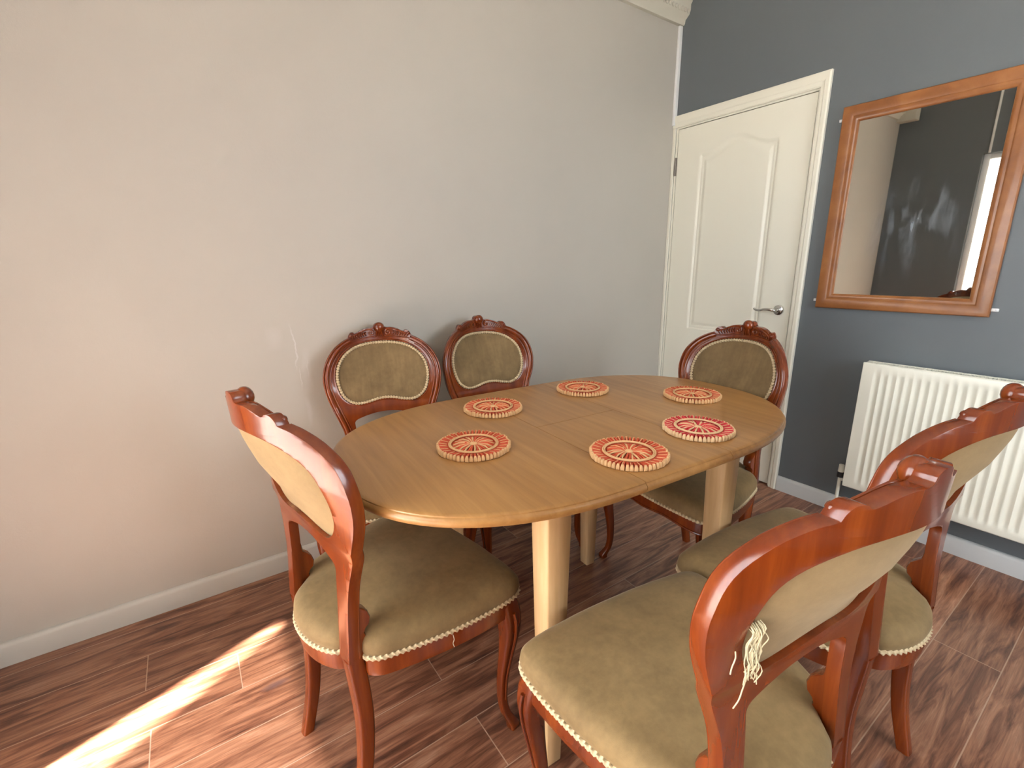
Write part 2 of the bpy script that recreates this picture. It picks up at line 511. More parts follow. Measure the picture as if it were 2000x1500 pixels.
# outside: paving and an added, unseen sail over the patio
bm = bmesh.new(); box(bm, -12, XF - .3, -12, 8, -.2, -.06); struct('ground_patio', bm, M['patio'])
bm = bmesh.new(); box(bm, XF - .3, 3, -12, YB - .3, -.2, -.06); struct('ground_garden', bm, M['patio'])
bm = bmesh.new(); box(bm, -8.0, XF - .16, -3.1, -2.95, -.06, 3.4); struct('wall_skyblock', bm, M['brick'])  # added wall, placed to keep bright sky off the light wall
bm = bmesh.new()
sunblock = [(-3.62, -.755), (-4.151, -1.059), (-4.22, -1.10), (-4.22, -2.9), (-3.62, -2.9)]  # added sheet, outline cut so a thin wedge of sun reaches the floor
loft(bm, [[(x, y, 2.29) for x, y in sunblock], [(x, y, 2.30) for x, y in sunblock]])
tag(obj('sunblock_sheet', bm, M['sunblock'], None, 0), 'added unseen cloth canopy over the patio door outside', 'sunblocker')

# skirting boards
def skirt(bm, axis, pos, sgn, a0, a1, h=.08, t=.016):
    prof = [(0, 0), (t, 0), (t, h - .014), (t * .75, h - .004), (t * .35, h), (0, h)]
    rings = []
    for a in (a0, a1):
        rings.append([(a, pos + sgn * u, z) if axis == 'y' else (pos + sgn * u, a, z) for u, z in prof])
    loft(bm, rings)
bm = bmesh.new(); skirt(bm, 'y', 0, -1, XF, -.02); struct('baseboard_left', bm, M['skirting_grey'], 50)
bm = bmesh.new(); skirt(bm, 'x', 0, -1, YB, -.8435); struct('baseboard_right', bm, M['skirting_white'], 50)
bm = bmesh.new(); skirt(bm, 'x', XF, 1, PY1 + .01, -.016); struct('baseboard_far', bm, M['skirting_white'], 50)

# plaster coving along the light wall
bm = bmesh.new()
prof = [(0, 2.522), (-.020, 2.522), (-.026, 2.530), (-.028, 2.545), (-.040, 2.556), (-.052, 2.566), (-.058, 2.585), (-.058, 2.612), (-.066, 2.622), (-.070, 2.650),
        (-.070, 2.700), (-.085, 2.720), (-.12, 2.77), (-.15, 2.80), (0, 2.80)]
loft(bm, [[(x, y, z) for y, z in prof] for x in (XF, -.0005)])
for k in range(130):
    ball(bm, (-.02 - k * .026, -.058, 2.575), .008, (1.1, .8, 1.5), 8)
struct('trim_1', bm, M['coving'], 50)

bm = bmesh.new(); box(bm, XF + .0005, XF + .10, -.15, -.0005, 2.50, 2.7995, .003)
struct('trim_4', bm, M['coving'])

# cable trunking in the corner
bm = bmesh.new(); box(bm, -.026, -.0005, -.015, -.0005, 2.012, 2.521, .0015)
struct('trim_2', bm, M['trunking'])
bm = bmesh.new(); box(bm, XF + .0005, XF + .012, -.705, -.690, PZ + .001, 2.799, .0015)
struct('trim_3', bm, M['trunking'])

# ------------------------------------------------------------------ panel door and its casing
def casing():
    bm = bmesh.new()
    # right upright, left strip, head; stepped profile (offset from opening edge, projection)
    P = [(0, .001), (0, .010), (.004, .014), (.016, .014), (.020, .018), (.036, .020), (.043, .016), (.043, 0.001)]
    y0, y1, zt = -.7985, -.020, 1.998
    rings = []
    for (yy, zz, dy, dz) in ((y0, 0, -1, 0), (y0, zt, -1, 1)):
        rings.append([(-pr, yy + dy * o, zz + dz * o * 1.45) for o, pr in P])
    rings.append([(-pr, -.0005, zt + o * 1.45) for o, pr in P])
    loft(bm, rings)
    box(bm, -.010, -.001, -.0185, -.0005, 0, 2.0, .001)
    # lining of the opening
    box(bm, .001, .13, -.7985, -.790, 0, 1.9985); box(bm, .001, .13, -.030, -.0185, 0, 1.9985)
    box(bm, .001, .13, -.790, -.030, 1.990, 1.9985)
    return bm
dr = struct('door_1', casing(), M['door_frame'], 30)

def door_leaf():
    y0, y1, z0, z1 = -.7865, -.0335, .008, 1.9865
    W = 90; Hn = 220
    cy = (-.19 - .629) / 2; hw = (.629 - .19) / 2
    def sdf(y, z, top, bot, arch):
        # signed distance-ish inside the panel outline
        u = (y - cy)
        t = top + (arch * (.5 + .5 * math.cos(PI * min(1, abs(u) / (hw * .80)))) if arch else 0)
        return min(hw - abs(u), z - bot, (t - z) * (.92 if arch else 1))
    def depth(y, z):
        d = 0
        for top, bot, arch in ((1.826, .83, .06), (.70, .20, 0)):
            s = sdf(y, z, top, bot, arch)
            if s > 0:
                # ogee recess 0..45 mm then raised field
                if s < .010: k = -.006 * math.sin(s / .010 * PI / 2)
                elif s < .022: k = -.006 + .0015 * math.sin((s - .010) / .012 * PI)
                elif s < .045: k = -.006 + .005 * (1 - math.cos((s - .022) / .023 * PI)) / 2
                else: k = -.001
                d = k
        return d
    ys = [y0 + (y1 - y0) * i / W for i in range(W + 1)]
    zs = [z0 + (z1 - z0) * j / Hn for j in range(Hn + 1)]
    # refine near panel borders
    for c in (cy - hw, cy + hw):
        for k in range(1, 12): ys += [c + k * .0042 * (1 if c < cy else -1) * .999]
    for c, s in ((.83, 1), (.20, 1), (.70, -1)):
        for k in range(0, 12): zs.append(c + s * k * .0042)
    ys = sorted(ys); zs = sorted(zs)
    bm = bmesh.new()
    G = [[bm.verts.new((.004 - depth(y, z), y, z)) for z in zs] for y in ys]
    for i in range(len(ys) - 1):
        for j in range(len(zs) - 1):
            bm.faces.new((G[i][j], G[i + 1][j], G[i + 1][j + 1], G[i][j + 1]))
    bk = [bm.verts.new((.040, y, z)) for y, z in ((y0, z0), (y1, z0), (y1, z1), (y0, z1))]
    bm.faces.new(bk)
    n, m = len(ys) - 1, len(zs) - 1
    bm.faces.new([G[i][0] for i in range(n + 1)] + [bk[1], bk[0]])
    bm.faces.new([G[i][m] for i in range(n, -1, -1)] + [bk[3], bk[2]])
    bm.faces.new([G[0][j] for j in range(m, -1, -1)] + [bk[0], bk[3]])
    bm.faces.new([G[n][j] for j in range(m + 1)] + [bk[2], bk[1]])
    return bm
leaf = obj('door_leaf', door_leaf(), M['door'], dr, 35)
bm = bmesh.new()
cyl(bm, (.003, -.732, .980), (-.006, -.732, .980), .0265, 40, .0255)
cyl(bm, (-.006, -.732, .980), (-.009, -.732, .980), .0255, 40, .020)
tube(bm, catmull([(-.006, -.732, .980), (-.030, -.732, .980), (-.046, -.727, .981), (-.050, -.705, .984), (-.048, -.680, .983), (-.044, -.655, .977), (-.042, -.635, .977), (-.041, -.624, .983)], 8),
     lambda t: .0085 - .003 * t, 14)
ball(bm, (-.041, -.624, .983), .0056)
hd = obj('door_handle', bm, M['chrome'], dr)
bm = bmesh.new(); cyl(bm, (-.004, -.0265, 1.735), (-.004, -.0265, 1.835), .0045, 12); box(bm, -.002, .003, -.033, -.020, 1.735, 1.835)
obj('hinge', bm, M['steel'], dr)
bm = bmesh.new(); box(bm, .10, .13, -.79, -.03, .0, 1.99); obj('gap_backing', bm, M['gap'], dr, 0)  # near-black sheet behind the leaf, standing in for shade in its gaps

# ------------------------------------------------------------------ mirror
mi = thing('wall_mirror', 'rectangular mirror in an orange pine frame hanging on the dark slate wall', 'mirror', (-.002, -1.2175, 1.01))
def mirror_parts():
    y0, y1, z0, z1 = -1.527, -.912, 1.008, 1.885
    P = [(0, 0), (0, .016), (.004, .021), (.016, .024), (.040, .022), (.046, .018), (.052, .019), (.058, .017), (.066, .012), (.068, .007), (.068, .002), (.066, 0)]
    bm = bmesh.new()
    cs = [(y0, z0, 1, 1), (y1, z0, -1, 1), (y1, z1, -1, -1), (y0, z1, 1, -1)]
    loft(bm, [[(-.004 - x, yy + a * o, zz + b * o) for o, x in P] for yy, zz, a, b in cs], closed_u=True)
    fr = obj('frame', bm, M['pine'], None, 30)
    bm = bmesh.new(); box(bm, -.0105, -.007, y0 + .064, y1 - .064, z0 + .064, z1 - .064)
    gl = obj('mirror_pane', bm, M['mirror'], None, 0)
    cl = []
    for (yy, zz) in ((y1 + .006, z1 - .05), (y1 + .006, z0 + .035), (y0 - .010, z0 + .028)):
        bm = bmesh.new(); box(bm, -.010, -.003, yy - .012, yy + .010, zz - .006, zz + .006, .002)
        ball(bm, (-.010, yy - (.006 if yy < -1.4 else -.004), zz), .004, (.5, 1, 1), 10)
        cl.append(obj('mounting_clip', bm, M['trunking'], None))
    for o in [fr, gl] + cl:
        o.parent = mi; o.matrix_parent_inverse = Matrix.Translation(-Vector(mi.location))
mirror_parts()

# ------------------------------------------------------------------ radiator
ra = thing('radiator', 'cream panel radiator with vertical flutes below the mirror', 'radiator', (-.06, -1.62, .17))
def rad():
    y0, y1, z0, z1 = -2.07, -1.172, .178, .782
    xf, xb = -.092, -.022
    kids = []
    bm = bmesh.new()
    ys = []; y = y0
    n = 330
    ys = [y0 + (y1 - y0) * i / n for i in range(n + 1)]
    zs = [z0, z0 + .004, z0 + .02, z0 + .035, z0 + .045, z0 + .06] + [z0 + .06 + (z1 - z0 - .12) * k / 12 for k in range(1, 12)] + [z1 - .06, z1 - .045, z1 - .035, z1 - .012, z1 - .003, z1]
    def win(z):
        a = min(1, max(0, (z - z0 - .03) / .03)); b = min(1, max(0, (z1 - .03 - z) / .03))
        return min(a, b)
    def fl(y):
        u = ((y1 - .045 - y) / .0285) % 1
        if y > y1 - .045 or y < y0 + .03: return 0
        return .0065 * (.5 - .5 * math.cos(2 * PI * u)) ** .7
    G = []
    for yy in ys:
        row = []
        for z in zs:
            e = 0
            if z in (z0, z1): e = .006
            elif z in (z0 + .004, z1 - .003): e = .002
            if yy in (ys[0], ys[-1]): e = .005
            row.append(bm.verts.new((xf + e + fl(yy) * win(z), yy, z)))
        G.append(row)
    for i in range(n):
        for j in range(len(zs) - 1):
            bm.faces.new((G[i][j], G[i + 1][j], G[i + 1][j + 1], G[i][j + 1]))
    # return edges and back panel
    bx = xf + .014
    R = [bm.verts.new((bx, yy, z)) for yy, z in ((y0, z0), (y1, z0), (y1, z1), (y0, z1))]
    m = len(zs) - 1
    bm.faces.new([G[i][0] for i in range(n + 1)] + [R[1], R[0]])
    bm.faces.new([G[i][m] for i in range(n, -1, -1)] + [R[3], R[2]])
    bm.faces.new([G[0][j] for j in range(m, -1, -1)] + [R[0], R[3]])
    bm.faces.new([G[n][j] for j in range(m + 1)] + [R[2], R[1]])
    bm.faces.new(R)
    kids.append(obj('front_panel', bm, M['radiator'], None, 35))
    bm = bmesh.new(); box(bm, xb - .012, xb, y0 + .004, y1 - .004, z0 + .004, z1 - .002, .003)
    box(bm, xf + .014, xb - .012, y1 - .012, y1 - .006, z0 + .03, z1 - .006)
    box(bm, xf + .014, xb - .012, y0 + .006, y0 + .012, z0 + .03, z1 - .006)
    kids.append(obj('back_panel', bm, M['radiator'], None))
    bm = bmesh.new()
    box(bm, xf + .012, xf + .018, y0, y1, z1 - .012, z1 + .001); box(bm, xb - .005, xb + .001, y0, y1, z1 - .012, z1 + .001)
    k = y1 - .006
    while k > y0:
        box(bm, xf + .018, xb - .005, k - .0025, k + .0025, z1 - .010, z1); k -= .0115
    kids.append(obj('top_grille', bm, M['radiator'], None, 0))
    bm = bmesh.new()
    cyl(bm, (-.055, -1.148, .001), (-.055, -1.148, .205), .0075, 16)
    cyl(bm, (-.055, -1.148, .195), (-.055, -1.175, .195), .008, 16)
    kids.append(obj('pipe', bm, M['radiator'], None))
    bm = bmesh.new(); cyl(bm, (-.055, -1.148, .205), (-.055, -1.148, .232), .0145, 20)
    kids.append(obj('valve_collar', bm, M['black_plastic'], None))
    bm = bmesh.new(); cyl(bm, (-.055, -1.148, .232), (-.055, -1.148, .268), .0125, 20, .011)
    kids.append(obj('valve_cap', bm, M['radiator'], None))
    bm = bmesh.new()
    bm.free()
    for yy in (-1.35, -1.9):
        bm = bmesh.new(); box(bm, xb + .001, -.0005, yy - .015, yy + .015, .25, .72)
        kids.append(obj('wall_bracket', bm, M['radiator'], None, 0))
    for o in kids:
        o.parent = ra; o.matrix_parent_inverse = Matrix.Translation(-Vector(ra.location))
rad()

# ------------------------------------------------------------------ dining table
TX, TY, TR = -1.638, -.974, math.radians(-3.15)
tb = thing('dining_table', 'oval extending oak dining table with pale square legs in the middle of the chairs', 'table', (TX, TY, 0), TR)
def table():
    S, A, B, NN = .148, .698, .412, 2.42
    prof = [(-.012, .780), (-.006, .779), (-.003, .777), (-.0025, .7745), (.0, .773), (.003, .7685), (.003, .7615), (-.001, .755), (-.010, .7525)]
    g = .0008
    def outl(sign):
        pts = []
        for k in range(49):
            t = PI / 2 - PI * k / 48
            c, s = math.cos(t), math.sin(t)
            e = 2 / NN
            pts.append((sign * (S + (A - S) * abs(c) ** e), B * abs(s) ** e * (1 if s >= 0 else -1)))
        return pts
    def slab(loop, straight):
        # loop: list of (x, y, outward flag)
        bm = bmesh.new(); n = len(loop)
        cx = sum(p[0] for p in loop) / n; cy = sum(p[1] for p in loop) / n
        nor = []
        for i in range(n):
            a, b = loop[i - 1], loop[(i + 1) % n]
            d = Vector((b[0] - a[0], b[1] - a[1], 0)).normalized()
            nn = Vector((d.y, -d.x, 0))
            if nn.dot(Vector((loop[i][0] - cx, loop[i][1] - cy, 0))) < 0: nn = -nn
            nor.append(nn)
        rings = []
        for o, z in prof:
            r = []
            for i, p in enumerate(loop):
                if p[2]:
                    nn = nor[i] if not p[2] == 2 else Vector((0, 1 if p[1] > 0 else -1, 0))
                    r.append((p[0] + nn.x * o, p[1] + nn.y * o, z))
                else:
                    r.append((p[0], p[1], min(z, .780)))
            rings.append(r)
        R = loft(bm, rings, cap=False)
        bm.faces.new(R[0]); bm.faces.new(R[-1][::-1])
        return bm
    for sg in (-1, 1):
        pts = outl(sg)
        loop = [(sg * (S + g), B, 2)] + [(x, y, 1) for x, y in pts[1:-1]] + [(sg * (S + g), -B, 2)]
        o = obj('end_leaf', slab(loop, None), M['table_top'], tb, 35)
    for sy in (-1, 1):
        loop = [(-S + g, sy * g, 0), (S - g, sy * g, 0), (S - g, sy * B, 2), (-S + g, sy * B, 2)]
        obj('extension_leaf', slab(loop, None), M['table_top'], tb, 35)
    bm = bmesh.new()
    for sy in (-1, 1):
        y = sy * .272
        box(bm, -.27, .27, y - .010, y + .010, .685, .752, .001)
    for sx in (-1, 1):
        box(bm, sx * .300 - .010, sx * .300 + .010, -.27, .27, .685, .752, .001)
    obj('apron', bm, M['table_leg'], tb)
    for sx in (-1, 1):
        for sy in (-1, 1):
            bm = bmesh.new()
            x, y = (.326 if sx > 0 and sy < 0 else .306 if sx > 0 else -.304), (-.276 if sx > 0 and sy < 0 else -.284 if sy < 0 else .280 if sx > 0 else .268)
            rings = []
            for z, h in ((0, .0205), (.003, .022), (.68, .033), (.7515, .033)):
                dx, dy = sx * (.033 - h) * .3, sy * (.033 - h) * .3
                c = .0035
                q = [(h, h - c), (h - c, h), (-h + c, h), (-h, h - c), (-h, -h + c), (-h + c, -h), (h - c, -h), (h, -h + c)]
                rings.append([(x + dx + a, y + dy + b, z) for a, b in q])
            loft(bm, rings)
            obj('leg', bm, M['table_leg'], tb, 60)
table()

# ------------------------------------------------------------------ placemats
def placemat(i, px, py, pz, rot, ms, label):
    red, cream = ms
    t = thing('round_placemat', label, 'placemat', (px, py, pz), rot, 'round raffia placemats on the table')
    R, n = .0945, 56
    bm = bmesh.new()
    for k in range(n):
        a = 2 * PI * k / n + random.uniform(-.01, .01)
        d = Vector((math.cos(a), math.sin(a), 0)); s = Vector((-d.y, d.x, 0))
        rr = R + random.uniform(-.0015, .0012); hgt = .0145 + random.uniform(-.0008, .0008)
        rings = []
        for r, w0, w1, z0, z1 in ((.060, .0030, .0030, .001, .010), (.080, .0040, .0040, .0005, .0130), (rr - .006, .0043, .0043, .0005, hgt), (rr - .0015, .0043, .0043, .0008, hgt - .0006), (rr, .0030, .003, .0025, hgt - .0025)):
            c = d * r
            rings.append([c + s * w0 + Vector((0, 0, z0)), c + s * w1 * 1.05 + Vector((0, 0, (z0 + z1) / 2)), c + s * w1 * .55 + Vector((0, 0, z1)),
                          c - s * w1 * .55 + Vector((0, 0, z1)), c - s * w1 * 1.05 + Vector((0, 0, (z0 + z1) / 2)), c - s * w0 + Vector((0, 0, z0))])
        f0 = len(bm.faces)
        loft(bm, rings)
        bm.faces.ensure_lookup_table()
        for f in bm.faces[f0:]:
            cc = f.calc_center_median()
            if cc.xy.length > rr - .0072 or False: f.material_index = 1
        if k % 2 == 0:
            f0 = len(bm.faces)
            q = d * 0 + s * random.uniform(-.002, .002)
            tube(bm, [d * .068 + q + Vector((0, 0, .0112)), d * .078 + q + Vector((0, 0, .0130)), d * (rr - .007) + q + Vector((0, 0, hgt))], .0009, 5)
            bm.faces.ensure_lookup_table()
            for f in bm.faces[f0:]: f.material_index = 1
    obj('rim', bm, red, t, 50, (cream,))
    bm = bmesh.new()
    for r, z in ((.0620, .0128), (.0580, .0128)):
        tube(bm, [(r * math.cos(a), r * math.sin(a), z) for a in (2 * PI * k / 60 for k in range(60))], .0021, 6, True)
    obj('ring', bm, cream, t)
    bm = bmesh.new()
    m = 40
    for k in range(m):
        a = 2 * PI * k / m + random.uniform(-.03, .03)
        d = Vector((math.cos(a), math.sin(a), 0)); s = Vector((-d.y, d.x, 0)) * random.uniform(-.003, .003)
        f0 = len(bm.faces)
        tube(bm, [d * .008 + Vector((0, 0, .009)), d * .02 + s + Vector((0, 0, .0125)), d * .038 + s + Vector((0, 0, .0125)), d * .053 + Vector((0, 0, .009))],
             lambda t: .0014 + .0016 * math.sin(PI * t), 6)
        bm.faces.ensure_lookup_table()
        for f in bm.faces[f0:]:
            if k % 5 in (0, 2): f.material_index = 1
    f0 = len(bm.faces)
    cyl(bm, (0, 0, .0005), (0, 0, .0085), .070, 48)
    obj('rosette', bm, red, t, 50, (cream,))
    bm = bmesh.new(); ball(bm, (0, 0, .0105), .0105, (1, 1, .42)); obj('button', bm, cream, t)
for a in [
    (0, -2.007, -.990, .7801, .3, MATS[0], 'dull brick-red round raffia placemat nearest the chair at the left end of the table'),
    (1, -1.793, -.747, .7801, .9, MATS[0], 'round raffia placemat straddling the left seam beside the pair of chairs at the light wall'),
    (2, -1.404, -.748, .7801, 2.0, MATS[0], 'smallest-looking round raffia placemat at the far edge of the table by the light wall'),
    (3, -1.164, -1.039, .7801, 1.2, MATS[0], 'round raffia placemat in front of the chair by the white door'),
    (4, -1.446, -1.253, .7801, .1, MATS[1], 'bright crimson-rimmed round raffia placemat near the right table leg'),
    (5, -1.731, -1.258, .7801, 1.7, MATS[0], 'orange-red round raffia placemat at the near edge lying over the left seam'),
]: placemat(*a)

# ------------------------------------------------------------------ chairs
HOLE_R = [(0, .944), (.06, .941), (.11, .928), (.150, .902), (.176, .864), (.186, .818), (.181, .772), (.165, .733), (.140, .709), (.110, .699), (.070, .703), (.035, .711)]
OUT_R = [(0, 1.009), (.012, 1.0075), (.0195, 1.002), (.022, .995), (.030, .9905), (.050, .990), (.070, .985), (.088, .9765), (.097, .9735), (.103, .9785), (.113, .978), (.121, .969),
         (.125, .9585), (.150, .947), (.180, .926), (.205, .895), (.221, .860), (.229, .820), (.227, .780), (.217, .735), (.201, .690), (.183, .645), (.168, .600),
         (.160, .550), (.159, .500), (.159, .425)]
IN_R = [(.122, .425), (.121, .500), (.121, .560), (.1235, .610), (.125, .632), (.118, .644), (.100, .652), (.070, .661), (.035, .668), (0, .670)]

HOLE_R = [(x * .967, .82 + (z - .82) * .954) for x, z in HOLE_R]
OUT_R = [(x * (1.01 - .027 * min(1, max(0, (z - .56) / .20))), z) for x, z in OUT_R]

def yback(x, z):
    K = [(.40, -.200), (.56, -.188), (.68, -.184), (.76, -.214), (.84, -.258), (.92, -.286), (1.03, -.293)]
    if z <= K[0][0]: y = K[0][1]
    elif z >= K[-1][0]: y = K[-1][1]
    else:
        for (a, p), (b, q) in zip(K, K[1:]):
            if a <= z <= b:
                t = (z - a) / (b - a); y = p + (q - p) * t; break
    return y
_yb = [None] * 700
def _smooth_back():
    raw = [yback(0, .36 + k * .001) for k in range(700)]
    for _ in range(3):
        raw = [sum(raw[max(0, i - 11):i + 12]) / len(raw[max(0, i - 11):i + 12]) for i in range(700)]
    return raw
YBS = _smooth_back()
def yback(x, z):
    f = min(698.0, max(0.0, (z - .36) / .001)); i = int(f)
    return YBS[i] + (YBS[i + 1] - YBS[i]) * (f - i) + (.24 + 2.14 * min(1, max(0, (z - .70) / .25))) * x * x
def bend(bm):
    for v in bm.verts: v.co.y += yback(v.co.x, v.co.z)

def mirror_loop(R, n, closed_top=True):
    """right half (top centre -> bottom centre) to a full clockwise loop, smoothed"""
    L = [(-x, z) for x, z in R[::-1] if abs(x) > 1e-6]
    return R + L

def front_pt(x, z, out=0.0):
    return Vector((x, yback(x, z) + .007 + out, z))

def chair_proto():
    root = bpy.data.objects.new('dining_chair', None); C.objects.link(root); root.empty_display_size = .1
    W_ = M['chair_wood']
    hole = [(p.x, p.y) for p in catmull([Vector((x, z, 0)) for x, z in mirror_loop(HOLE_R + [(0, .719)], 0)], 4, True)]
    # smooth outer path
    fin = OUT_R[:13]; arch = OUT_R[12:]
    fin = [(p.x, p.y) for p in catmull([Vector((x, z, 0)) for x, z in fin], 3)][:-1]
    arch_s = [(p.x, p.y) for p in catmull([Vector((x, z, 0)) for x, z in arch], 3)]
    inn = [(p.x, p.y) for p in catmull([Vector((x, z, 0)) for x, z in IN_R], 3)]
    R = fin + arch_s + inn
    outer = R + [(-x, z) for x, z in R[::-1] if abs(x) > 1e-6]
    bm = bmesh.new()
    cuts = [((1, 0, 0), (x * .016 + .001, 0, 0)) for x in range(-14, 15)] + [((0, 0, 1), (0, 0, .47 + k * .03)) for k in range(0)] + [((0, 0, 1), (0, 0, .44 + k * .02)) for k in range(28)]
    plate(bm, outer, [hole], -.016, .006, .0028, cuts)
    bend(bm)
    # mouldings on the front of each side
    for s in (-1, 1):
        A = resample([Vector((x, z, 0)) for x, z in arch_s], .008, False)
        T = frames(A, False)
        def off(d, o, r, i0=0, i1=None, ell=1.0):
            pts = []
            for p, t in list(zip(A, T))[i0:i1]:
                nx, nz = -t.y, t.x           # to the left of travel
                q = Vector((p.x + nx * d, p.y + nz * d))
                if q.x > p.x + 0: pass
                pts.append(front_pt(s * q.x, q.y, o))
            tube(bm, pts, r, 10, up=(0, 1, 0), ell=ell)
        # travel runs down the right side: inward is towards -x => pick the sign that reduces |x|
        mid = len(A) // 2
        sg = -1 if (A[mid].x + (-T[mid].y) * .01) > A[mid].x else 1
        off(sg * .0125, -.004, lambda t: .0100, 0, -6)
        off(sg * .0030, .001, .0030)
        off(sg * .0270, .000, .0028, 3, -14)
    # bead round the opening
    hp = resample([Vector((x, z, 0)) for x, z in hole], .008, True)
    ctr = Vector((0, .82, 0))
    tube(bm, [front_pt(ctr.x + (p.x - ctr.x) * 1.022, ctr.y + (p.y - ctr.y) * 1.028, -.001) for p in hp], .0034, 8, True, up=(0, 1, 0))
    # carved crest
    ball(bm, (0, yback(0, .992) + .011, .993), .0220, (.92, .75, .92), 18)
    for dx in (-.009, -.003, .003, .009):
        tube(bm, [front_pt(dx * .7, .984, .010), front_pt(dx * 1.0, .968, .008), front_pt(dx * 1.5, .955, .002)], lambda t: .0036 - .002 * t, 6)
    for s in (-1, 1):
        sp = []
        for k in range(22):
            a = k / 21 * 2.6 * PI; r = .0125 * (1 - k / 24)
            sp.append(front_pt(s * (.034 + r * math.cos(a + PI / 2)), .972 + r * math.sin(a + PI / 2), .004))
        tube(bm, sp, lambda t: .0032 - .001 * t, 6, up=(0, 1, 0))
        tube(bm, [front_pt(s * x, z, .004) for x, z in ((.026, .986), (.045, .9865), (.065, .981), (.085, .9725), (.100, .966), (.112, .962))], lambda t: .0036 - .001 * t, 6, up=(0, 1, 0))
        for k in range(7):
            x = .052 + k * .0085
            tube(bm, [front_pt(s * x, .9775 - k * .0018, .004), front_pt(s * (x + .003), .970 - k * .0018, .006), front_pt(s * (x - .001), .961 - k * .0017, .002)],
                 lambda t: .0026 - .001 * t, 6)
        ball(bm, front_pt(s * .112, .9665, -.001), .0080, (1.05, 1.0, .9), 12)
        tube(bm, [front_pt(s * .020, .956, .002), front_pt(s * .055, .954, .003), front_pt(s * .09, .948, .002), front_pt(s * .118, .946, .0)], .0026, 6)
        # scroll at the foot of each stile
        prof = [(-.004, .600), (.008, .590), (.013, .565), (.016, .545), (.024, .535), (.034, .525), (.039, .508), (.036, .494), (.027, .487), (.023, .478), (.027, .466), (.025, .440), (.016, .420), (-.004, .420)]
        x0, x1 = s * .126, s * .157
        yb = yback(.14, .5)
        rr = []
        for x in (x0, x0 + s * .004, x1 - s * .004, x1):
            sh = .003 if x in (x0, x1) else 0
            rr.append([(x, yb + y - (sh if y > 0 else 0), z) for y, z in prof])
        loft(bm, rr)
    obj('back_frame', bm, W_, root, 38)

    # padded back and its cloth at the rear
    def pad(name, m, yo, dome, sgn, sc=1.0):
        bm = bmesh.new(); rings = []
        L = resample([Vector((x, z, 0)) for x, z in hole], .012, True)
        c = Vector((0, .822, 0))
        for q in (1.0, .97, .92, .84, .7, .5, .25):
            h = dome * (1 - q ** 5) ** .8 if q < 1 else 0
            r = []
            for p in L:
                x = c.x + (p.x - c.x) * q * sc; z = c.y + (p.y - c.y) * q * sc
                r.append(Vector((x, yback(x, z) + yo + sgn * h, z)))
            rings.append(r)
        R = [[bm.verts.new(p) for p in r] for r in rings]
        n = len(L)
        for a, b in zip(R, R[1:]):
            for j in range(n): bm.faces.new((a[j], a[(j + 1) % n], b[(j + 1) % n], b[j]))
        cc = bm.verts.new((0, yback(0, .822) + yo + sgn * dome, .822))
        for j in range(n): bm.faces.new((R[-1][j], R[-1][(j + 1) % n], cc))
        return bm
    bmf = pad('p', None, .001, .014, 1, 1.01)
    obj('back_cushion', bmf, M['velvet_back'], root, 60)
    obj('back_cloth', pad('c', None, -.006, .003, -1, 1.01), M['back_cloth'], root, 60)
    bm = bmesh.new()
    hp = resample([Vector((x, z, 0)) for x, z in hole], .0011, True)
    tube(bm, [front_pt(p.x * .965, .82 + (p.y - .82) * .955, .003) for p in hp], .0046, 8, True, up=(0, 1, 0), twist=2 * PI / .0105, lobes=2, amp=.38)
    obj('back_braid', bm, M['cord'], root, 60)

    # seat
    SR = [(0, .228), (.08, .227), (.15, .222), (.200, .217), (.236, .209), (.254, .190), (.258, .152), (.251, .083), (.236, .005), (.216, -.065), (.200, -.112), (.186, -.146), (.166, -.167),
          (.150, -.171), (.130, -.175), (.114, -.192), (.095, -.212), (.05, -.231), (0, -.237)]
    loop = [(p.x, p.y) for p in catmull([Vector((x, y, 0)) for x, y in SR + [(-x, y) for x, y in SR[-2:0:-1]]], 5, True)]
    n = len(loop)
    def ring(off, z):
        return [(x * (1 + off / .24), y * (1 + off / .23), z(x, y) if callable(z) else z) for x, y in loop]
    bm = bmesh.new()
    rings = [ring(.0, .420), ring(.004, .426), ring(.007, .440), ring(.005, .455), ring(-.002, .466), ring(-.012, .474), ring(-.03, .480), ring(-.07, .486), ring(-.12, .490), ring(-.17, .492), ring(-.21, .493)]
    R = loft(bm, rings, cap=False); bm.faces.new(R[-1]); bm.faces.new(R[0][::-1])
    obj('seat_cushion', bm, M['velvet'], root, 60)
    bm = bmesh.new()
    def low(x, y):
        f = 0
        if y > .12: f = .014 * (.5 + .5 * math.cos(2 * PI * min(1, abs(x) / .21)))  # shaped front apron
        return .372 + (.010 - f * .6 if y > .12 else .002)
    loft(bm, [ring(-.022, .4195), ring(.001, .4195), ring(.0025, .412), ring(.0015, .400), ring(.003, .388), ring(.001, low), ring(-.020, lambda x, y: low(x, y) + .001)], closed_u=True)
    # bead on the lower edge of the front rail
    fr = [(x * 1.008, y * 1.012, low(x, y) + .006) for x, y in loop if y > .175]
    fr.sort(key=lambda p: p[0])
    tube(bm, fr, .0042, 8)
    obj('seat_rail', bm, W_, root, 40)
    bm = bmesh.new()
    lp = resample([Vector((x * 1.018, y * 1.018, .4235)) for x, y in loop], .0012, True)
    # the braid stops where the stiles stand
    tube(bm, lp, .0050, 8, True, up=(0, 0, 1), twist=2 * PI / .0125, lobes=2, amp=.38)
    obj('seat_braid', bm, M['cord'], root, 60)

